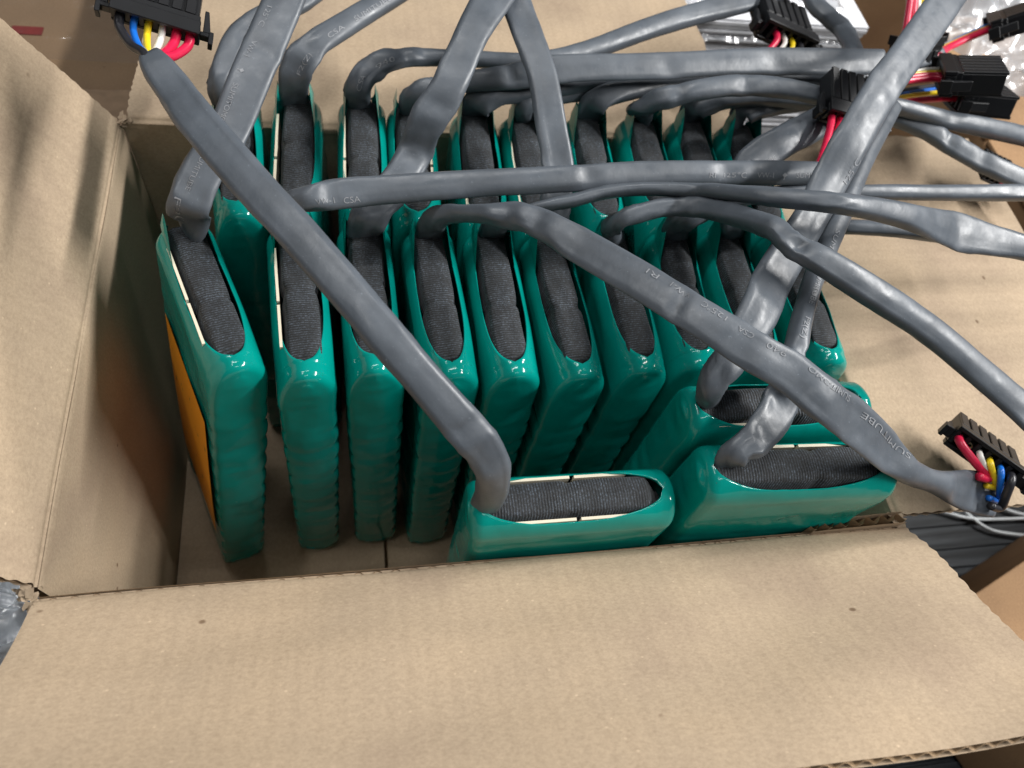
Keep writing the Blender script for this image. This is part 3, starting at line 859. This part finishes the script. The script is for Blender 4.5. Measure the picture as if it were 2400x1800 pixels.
def build_cable(key, seed):
    pack, inv, Mx = PACK[key]
    smp, par = catmull(CABLES[key], .0022)
    pts = [Vector(p[:3]) for p in smp]
    wid = [p[3] for p in smp]
    n = len(pts)
    tang = [(pts[min(i + 1, n - 1)] - pts[max(i - 1, 0)]).normalized() for i in range(n)]
    maj = []
    for t in tang:
        u = VIEW if abs(t.dot(VIEW)) < .93 else Vector((0, 1, .3)).normalized()
        mj = t.cross(u).normalized()
        if maj and mj.dot(maj[-1]) < 0:
            mj = -mj
        maj.append(mj)
    for _ in range(4):
        maj = [(maj[max(i - 1, 0)] + maj[i] * 2 + maj[min(i + 1, n - 1)]) for i in range(n)]
        maj = [(mj - tang[i] * mj.dot(tang[i])).normalized() for i, mj in enumerate(maj)]
    curv = [0.0] * n
    for i in range(2, n - 2):
        curv[i] = tang[i - 2].angle(tang[i + 2]) if tang[i - 2].length and tang[i + 2].length else 0
    for _ in range(3):
        curv = [(curv[max(i - 1, 0)] + curv[i] + curv[min(i + 1, n - 1)]) / 3 for i in range(n)]
    sdv = Vector((seed * 5.1, seed * 2.3, seed))
    arc = [0.0]
    for i in range(1, n):
        arc.append(arc[-1] + (pts[i] - pts[i - 1]).length)

    kinks = []
    for ku, kd, kw in KINKS.get(key, ()):
        ii = min(range(n), key=lambda i_: abs(par[i_] - ku))
        kinks.append((arc[ii], kd, kw))

    def surf(fi, phi, off=0.0):
        fi = max(0.0, min(n - 1.0, fi))
        i = min(int(fi), n - 2)
        f = fi - i
        p = pts[i].lerp(pts[i + 1], f)
        t = tang[i].lerp(tang[i + 1], f).normalized()
        mj = maj[i].lerp(maj[i + 1], f)
        mj = (mj - t * mj.dot(t)).normalized()
        nr = mj.cross(t).normalized()
        if nr.dot(VIEW) < 0:
            nr = -nr
        w = wid[i] * (1 - f) + wid[i + 1] * f
        c = curv[i] * (1 - f) + curv[i + 1] * f
        s = arc[i] * (1 - f) + arc[i + 1] * f
        th = max(.0042, min(.0092, (.0345 - 2 * w) / 1.14))
        a, b_ = w / 2, th / 2
        ct, st = cos(phi), sin(phi)
        ex = .82
        x = a * math.copysign(abs(ct) ** ex, ct)
        y = b_ * math.copysign(abs(st) ** 1.12, st)
        p0_ = (.62 if seed % 2 else 2.52) + .5 * noise.noise(Vector((s * 6, seed * 2.2, 3)))
        y *= 1 + .30 * math.exp(-abs(phi - p0_) / .20) * (1 if st > 0 else 0)
        kk = min(1.0, c * 1.6)
        y += .00014 * cos(ct * 8.5 + 2.2 * noise.noise(Vector((s * 11, seed, 1)))) * (1 if st > .25 else 0) * smoothstep((w - .010) / .004)
        amp = .00014 + .0010 * kk
        rg = (1 - abs(noise.noise(Vector((s * 70, ct * .9, st * .9)) + sdv * 2))) ** 5
        d = amp * noise.noise(Vector((s * 55, ct * 1.1, st * 1.1)) + sdv) + .6 * amp * noise.noise(Vector((s * 150, ct * 1.9, st * 1.9)) + sdv)
        d += .0011 * kk * (rg - .25)
        d += .0007 * noise.noise(Vector((s * 17, ct * .8, st * .8)) + sdv)
        # a crease now and then where the flattened sleeve has been folded
        cr = noise.noise(Vector((s * 9.0 + seed * 3.3, .5, seed * .7)))
        d -= .0016 * math.exp(-((cr - .34) / .035) ** 2) * max(0, st) ** 2
        for kf, kd, kw in kinks:
            g = math.exp(-((s - kf + .22 * x) / kw) ** 2)
            d -= kd * .72 * b_ * g * max(0.0, st + .1)
            x *= 1 + .05 * g
        x *= 1 + max(d, -.25 * a) / a
        y *= max(.12, min(1.6, 1 + d / b_))
        return p + mj * x + nr * (y + off * (1 if st > 0 else -1)), w
    NR = 26
    V, F = [], []
    for i in range(n):
        for k in range(NR):
            V.append(surf(i, 2 * pi * k / NR)[0])
    for i in range(n - 1):
        for k in range(NR):
            a, b2 = i * NR + k, i * NR + (k + 1) % NR
            F.append((a, b2, b2 + NR, a + NR))
    # open far end: a wall thickness and a short way inside
    base = (n - 1) * NR
    c = pts[-1]
    ring2 = len(V)
    for k in range(NR):
        V.append(c + (V[base + k] - c) * .82)
    ring3 = len(V)
    for k in range(NR):
        V.append(c - tang[-1] * .005 + (V[base + k] - c) * .60)
    for k in range(NR):
        k2 = (k + 1) % NR
        F.append((base + k, base + k2, ring2 + k2, ring2 + k))
        F.append((ring2 + k, ring2 + k2, ring3 + k2, ring3 + k))
    nb = len(F)
    F.append(tuple(ring3 + k for k in range(NR)))
    F.append(tuple(range(NR))[::-1])
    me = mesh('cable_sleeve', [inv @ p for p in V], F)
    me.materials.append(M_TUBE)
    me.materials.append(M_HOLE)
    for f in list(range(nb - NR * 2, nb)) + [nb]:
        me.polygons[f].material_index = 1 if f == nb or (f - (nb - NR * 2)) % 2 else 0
    bm = bmesh.new()
    bm.from_mesh(me)
    bmesh.ops.recalc_face_normals(bm, faces=bm.faces)
    bm.to_mesh(me)
    bm.free()
    o = obj('cable_sleeve', me, None, pack)
    SURF[key] = (surf, par, n, o, arc, maj, tang)
    return o


for sdd, key in enumerate(CABLES):
    build_cable(key, sdd + 1)


# printing on the sleeves
def text_mesh(txt):
    cu = bpy.data.curves.new('t', 'FONT')
    cu.body = txt
    cu.size = 1.0
    cu.resolution_u = 3
    cu.offset = -.008
    o = bpy.data.objects.new('t', cu)
    COL.objects.link(o)
    dg = bpy.context.evaluated_depsgraph_get()
    dg.update()
    me = bpy.data.meshes.new_from_object(o.evaluated_get(dg))
    bpy.data.objects.remove(o)
    return me


def knot_to_index(par, u):
    for i in range(len(par) - 1):
        if par[i] <= u <= par[i + 1]:
            return i + (u - par[i]) / max(1e-9, par[i + 1] - par[i])
    return len(par) - 1.0


for key, ua, ub, txt, lat in TEXTS:
    surf, par, n, so, arc, maj, tang = SURF[key]
    fa, fb = knot_to_index(par, ua), knot_to_index(par, ub)
    if txt == '♦':
        me = mesh('t', [(0, .35, 0), (.3, 0, 0), (.6, .35, 0), (.3, .7, 0), (.24, -.25, 0), (.36, -.25, 0), (.36, 0, 0), (.24, 0, 0)], [(0, 1, 2, 3), (4, 5, 6, 7)])
    else:
        me = text_mesh(txt)
    bm = bmesh.new()
    bm.from_mesh(me)
    bmesh.ops.triangulate(bm, faces=bm.faces)
    bm.to_mesh(me)
    bm.free()
    xs = [v_.co.x for v_ in me.vertices]
    x0, x1 = min(xs), max(xs)
    Hc = .0026
    i = int((fa + fb) / 2)
    i = min(i, n - 2)
    p_, w_ = surf((fa + fb) / 2, pi / 2)
    sg = 1 if fb > fa else -1
    nrm = maj[i].cross(tang[i])
    if nrm.dot(VIEW) < 0:
        nrm = -nrm
    updir = nrm.cross(tang[i] * sg)
    s2 = 1 if updir.dot(maj[i]) > 0 else -1
    for v_ in me.vertices:
        f = fa + (fb - fa) * (v_.co.x - x0) / max(1e-6, x1 - x0)
        h = lat * .5 + (v_.co.y - .35) / .7 * Hc / w_ * .9      # across the sleeve, in widths
        c = max(-.97, min(.97, 2 * h * s2))
        ph = acos(math.copysign(abs(c) ** (1 / .82), c))
        v_.co = PACK[key][1] @ surf(f, ph, .00022)[0]
    me.update()
    me.materials.clear()
    me.materials.append(M_PRINT)
    me.name = 'printed_text'
    obj('printed_text', me, None, so, False)


# ------------------------------------------------------------------ plug connectors
def prism(V, F, poly, axis_pts):
    k = len(V)
    n = len(poly)
    for o_ in axis_pts:
        for p in poly:
            V.append(Vector(p) + Vector(o_))
    for i in range(n):
        j = (i + 1) % n
        F.append((k + i, k + j, k + n + j, k + n + i))
    F.append(tuple(k + i for i in range(n))[::-1])
    F.append(tuple(k + n + i for i in range(n)))


def connector_mesh():
    V, F = [], []
    hw = .0165
    # flange frame round the six cavities (open towards the wires at y=0)
    box_vf(-hw, hw, 0, .0055, .0037, .0058, V, F)
    box_vf(-hw, hw, 0, .0055, -.0058, -.0037, V, F)
    for i in range(7):
        x = -hw + .0012 + i * (2 * hw - .0024) / 6
        box_vf(x - .0011, x + .0011, .0003, .0053, -.0036, .0036, V, F)
    box_vf(-hw + .0004, hw - .0004, .0050, .0078, -.0052, .0052, V, F)
    # body with ribs on both broad faces
    box_vf(-hw + .0012, hw - .0012, .0074, .0255, -.0044, .0044, V, F)
    for i in range(6):
        x0 = -hw + .0014 + i * (2 * hw - .0028) / 6
        w = (2 * hw - .0028) / 6 - .0011
        box_vf(x0, x0 + w, .0076, .0262, .0040, .0055, V, F)
        box_vf(x0, x0 + w, .0076, .0262, -.0055, -.0040, V, F)
    me = mesh('connector', V, F)
    bevel(me, .00028, 1, radians(40))
    me.materials.append(M_BLACK)
    return me


def latch_mesh():
    V, F = [], []
    box_vf(0, .0042, .0012, .0030, -.0026, .0026, V, F)
    box_vf(.0034, .0052, -.0016, .0036, -.0030, .0030, V, F)
    prism(V, F, [(.0010, .0030, 0), (.0040, .0030, 0), (.0024, .0120, 0), (.0008, .0120, 0)], [(0, 0, -.0022), (0, 0, .0022)])
    me = mesh('latch', V, F)
    bevel(me, .00025, 1, radians(40))
    me.materials.append(M_BLACK)
    return me


def socket_mesh():
    V, F = [], []
    box_vf(-.0019, .0019, .0046, .0049, -.0034, .0034, V, F)
    me = mesh('socket', V, F)
    me.materials.append(M_SOCKET)
    return me


def crimp_mesh():
    V, F = [], []
    n = 10
    for z in (0, 1):
        for k in range(n):
            a = 2 * pi * k / n
            V.append((.0012 * cos(a), .0012 + .003 * z, .0012 * sin(a)))
    for k in range(n):
        F.append((k, (k + 1) % n, n + (k + 1) % n, n + k))
    me = mesh('crimp', V, F)
    me.materials.append(M_BRASS)
    return me


CM, LM, SM, KM = connector_mesh(), latch_mesh(), socket_mesh(), crimp_mesh()


def wire_obj(name, P, rad, material, parent, inv=None, end_cap=True):
    smp, _ = catmull([tuple(p) for p in P], .0012)
    pts = [Vector(p[:3]) for p in smp]
    n = len(pts)
    V, F = [], []
    NR = 10
    ref = None
    for i in range(n):
        t = (pts[min(i + 1, n - 1)] - pts[max(i - 1, 0)]).normalized()
        if ref is None:
            ref = t.orthogonal().normalized()
        ref = (ref - t * ref.dot(t)).normalized()
        bn = t.cross(ref)
        for k in range(NR):
            a = 2 * pi * k / NR
            p = pts[i] + (ref * cos(a) + bn * sin(a)) * rad
            V.append(inv @ p if inv else p)
    for i in range(n - 1):
        for k in range(NR):
            F.append((i * NR + k, i * NR + (k + 1) % NR, (i + 1) * NR + (k + 1) % NR, (i + 1) * NR + k))
    F.append(tuple(range(NR))[::-1])
    F.append(tuple((n - 1) * NR + k for k in range(NR)))
    return obj(name, mesh(name, V, F), material, parent)


for key, a, b2, c, wires in CONNECTORS:
    pack, inv, Mp = PACK[key]
    a, b2, c = Vector(a), Vector(b2), Vector(c)
    ctr = (a + b2) / 2
    ux = (b2 - a).normalized()
    uy = (c - ctr)
    uy = (uy - ux * uy.dot(ux)).normalized()
    uz = ux.cross(uy)
    if uz.dot(VIEW) < 0 and key not in ('F4',):
        pass
    M = Matrix(((ux.x, uy.x, uz.x, ctr.x), (ux.y, uy.y, uz.y, ctr.y), (ux.z, uy.z, uz.z, ctr.z), (0, 0, 0, 1)))
    co = obj('connector', CM, None, pack, False)
    if key in ('B7', 'F9', 'C', 'B10'):
        M = M @ Matrix.Scale(1.2, 4)
    elif key == 'B9':
        M = M @ Matrix.Scale(.75, 4)
    co.matrix_basis = inv @ M
    for sg in (-1, 1):
        l = obj('latch', LM, None, co, False)
        l.location = (sg * .0165, 0, 0)
        if sg < 0:
            l.rotation_euler = (0, pi, 0)
    for i in range(6):
        x = -.0165 + .0012 + (i + .5) * (.033 - .0024) / 6
        s_ = obj('socket', SM, None, co, False)
        s_.location = (x, 0, 0)
        if key == 'F4':
            s_ = obj('crimp', KM, None, co)
            s_.location = (x, 0, .0)
    cinv = M.inverted()
    for colr, slot, endp in wires:
        x = -.0165 + .0012 + (slot + .5) * (.033 - .0024) / 6
        p0 = M @ Vector((x, .0040, 0))
        p1 = M @ Vector((x, -.004, 0))
        e_ = Vector(endp)
        surf, par, n, so, arc, maj, tang = SURF[key]
        far = key in ('B3', 'B9', 'F8')
        td = -tang[-1] if not far else (e_ - p1).normalized()
        L_ = (e_ - p1).length
        en = M.to_3x3() @ Vector((0, -1, 0))
        spread = ux * ((slot - 2.5) * .0011) * (0 if far else 1)
        p1 = M @ Vector((x, -.0035, 0))
        p2 = p1.lerp(e_ + spread, .5) + en * L_ * .10
        e_ = e_ + spread
        pe = e_ + (td * .007 if not far else Vector((0, 0, 0)))
        wire_obj('wire', [p0, p1, p2, e_, pe], .0019 if colr in ('red', 'black') else .0014, WIRE[colr], co, cinv)

# ------------------------------------------------------------------ things round the box
G2 = 'thin pale wires lying on the dark table'
for nm, lab in (('w1', 'pale thin wire lying nearest the right flap on the dark table'), ('w2', 'pale thin wire curving lowest across the dark table at right'), ('w3', 'short pale thin wire beside the open sleeve end at the right edge')):
    tag(wire_obj('loose_wire', MISC[nm], .0013, WIRE['grey'], None), lab, 'wire', G2)


def carton(name, x0, x1, y0, y1, z0, z1, rz, material, label, org=None, extra_flap=False):
    """a closed carton: walls, two top flaps meeting in a seam"""
    o = Vector(org) if org else Vector(((x0 + x1) / 2, (y0 + y1) / 2, z0))
    M = Matrix.Translation(o) @ Matrix.Rotation(rz, 4, 'Z')
    e = tag(empty(name, M), label, 'box')
    if org:
        ax0, ax1, ay0, ay1 = x0, x1, y0, y1
        hz = z1 - z0
    else:
        ax0, ax1, ay0, ay1 = x0 - o.x, x1 - o.x, y0 - o.y, y1 - o.y
        hz = z1 - z0
    V, F = [], []
    box_vf(ax0, ax1, ay0, ay1, 0, hz - .004, V, F)
    bm_ = bevel(mesh('wall', V, F), .003, 2)
    obj('wall', bm_, material, e)
    ym = (ay0 + ay1) / 2
    for ya, yb in ((ay0 - .001, ym - .0012), (ym + .0012, ay1 + .001)):
        V, F = [], []
        box_vf(ax0 - .001, ax1 + .001, ya, yb, hz - .0036, hz, V, F)
        obj('top_flap', bevel(mesh('top_flap', V, F), .0012, 2), material, e)
    return e, o, M


bl, o, M = carton('cardboard_box', -.62, .06, .262, .80, -.20, -.05, 0, M_DARKBROWN, 'brown cardboard box under clear stretch film behind the left flap, with a red mark')
r0, r1 = MISC['red']
V, F = [], []
box_vf(r0[0], r1[0], r1[1], r0[1], -.0498, -.0493, V, F)
q = obj('red_mark', mesh('red_mark', V, F), M_REDPATCH, None, False)
q.parent = bl
q.matrix_parent_inverse = bl.matrix_world.inverted()
V, F = [], []
for i in range(41):
    for j in range(5):
        x = -.61 + .66 * i / 40
        V.append((x, .2625 + (.0685 + .004 * x * 5 + .0012 * noise.noise(Vector((x * 40, j, 2)))) * j / 4, -.0492 + .0004 * noise.noise(Vector((x * 60, j * 2, 4)))))
for i in range(40):
    for j in range(4):
        a = i * 5 + j
        F.append((a, a + 5, a + 6, a + 1))
q = obj('packing_tape', mesh('packing_tape', V, F), M_TAPE)
q.parent = bl
q.matrix_parent_inverse = bl.matrix_world.inverted()
# stretch film pulled over that box
V, F = [], []
N = 46
for i in range(N + 1):
    for j in range(N + 1):
        x, y = -.60 + .64 * i / N, .350 + .44 * j / N
        z = -.0455 + .005 * noise.noise(Vector((x * 5, y * 40, 2))) + .003 * noise.noise(Vector((x * 9, y * 110, 5)))
        V.append((x, y, max(z, -.0488)))
for i in range(N):
    for j in range(N):
        a = i * (N + 1) + j
        F.append((a, a + N + 1, a + N + 2, a + 1))
q = obj('stretch_film', mesh('stretch_film', V, F), M_FILM)
q.parent = bl
q.matrix_parent_inverse = bl.matrix_world.inverted()

carton('cardboard_box', .560, .95, .13, .41, -.20, -.012, 0, M_BROWN, 'plain brown cardboard box beyond the outer edge of the right flap')
carton('cardboard_box', .475, .75, .47, .75, -.20, .03, 0, M_BROWN, 'dark brown cardboard box in shade at the top, right of the grey stack')
rb = MISC['rb']
d = Vector(rb[1]) - Vector(rb[0])
carton('cardboard_box', 0, .30, -.30, 0, -.20, -.10, atan2(d.y, d.x), M_BROWN, 'brown cardboard box corner at the lower right, beside the dark table', org=(rb[0][0], rb[0][1], -.20))

# the stack of grey sheets under a clear film, behind the back flap
st = tag(empty('sheet_stack', Matrix.Translation((.42, .447, -.20))), 'stack of thin grey sheets under glossy clear film behind the back flap', 'stack')
V, F = [], []
rnd = random.Random(4)
z = 0.0
k = 0
while z < .192:
    h = rnd.choice((.0016, .002, .0024, .003))
    jx, jy = rnd.uniform(-.0016, .0016), rnd.uniform(-.0022, .0012)
    box_vf(-.072 + jx, .085 + jx, -.066 + jy, .085 + jy, z, z + h - .0005, V, F)
    z += h
    k += 1
me = mesh('sheets', V, F)
me.materials.append(M_SHEET)
me.materials.append(M_SHEET2)
for i, pz in enumerate(me.polygons):
    pz.material_index = 1 if (i // 6 * 7) % 5 < 2 else 0
q = obj('sheets', me, None, st, False)
q['kind'] = 'stuff'


def crumple(name, x0, x1, y0, y1, zf, amp, fr, seed, N=60, hi=1.0):
    V, F = [], []
    for i in range(N + 1):
        for j in range(N + 1):
            u, v_ = i / N, j / N
            x, y = x0 + (x1 - x0) * u, y0 + (y1 - y0) * v_
            p = Vector((x * fr, y * fr, seed))
            h = abs(noise.noise(p)) * 1.2 + .5 * abs(noise.noise(p * 2.3)) + .25 * hi * abs(noise.noise(p * 5.1))
            edge = min(u, v_, 1 - u, 1 - v_)
            V.append((x + .004 * noise.noise(p * 3), y + .004 * noise.noise(p * 3 + Vector((5, 5, 5))), zf(u, v_) + amp * h - .02 * max(0, .12 - edge) / .12))
    for i in range(N):
        for j in range(N):
            a = i * (N + 1) + j
            F.append((a, a + N + 1, a + N + 2, a + 1))
    return mesh(name, V, F)


q = obj('film_cover', crumple('film_cover', -.074, .087, -.068, .087, lambda u, v_: .1945, .004, 60, 3), M_COVER, st)
tag(obj('plastic_bag', crumple('plastic_bag', .565, .74, .30, .47, lambda u, v_: -.02 + .012 * v_, .045, 13, 6, 80, .4), M_BAG), 'crumpled clear plastic bag behind the connectors at the top right', 'bag')
tag(obj('plastic_bag', crumple('plastic_bag', -.20, -.012, -.10, .09, lambda u, v_: -.085, .035, 48, 9, 110), M_BAG2), 'shiny clear plastic bag poking out below the left flap', 'bag')
V, F = [], []
box_vf(.345, .385, .415, .45, -.0048, -.0040, V, F)
q = obj('pink_label', mesh('pink_label', [Vector(p) - Vector((.42, .447, -.20)) + Vector((0, 0, .006)) for p in V], F), M_PINK, st, False)
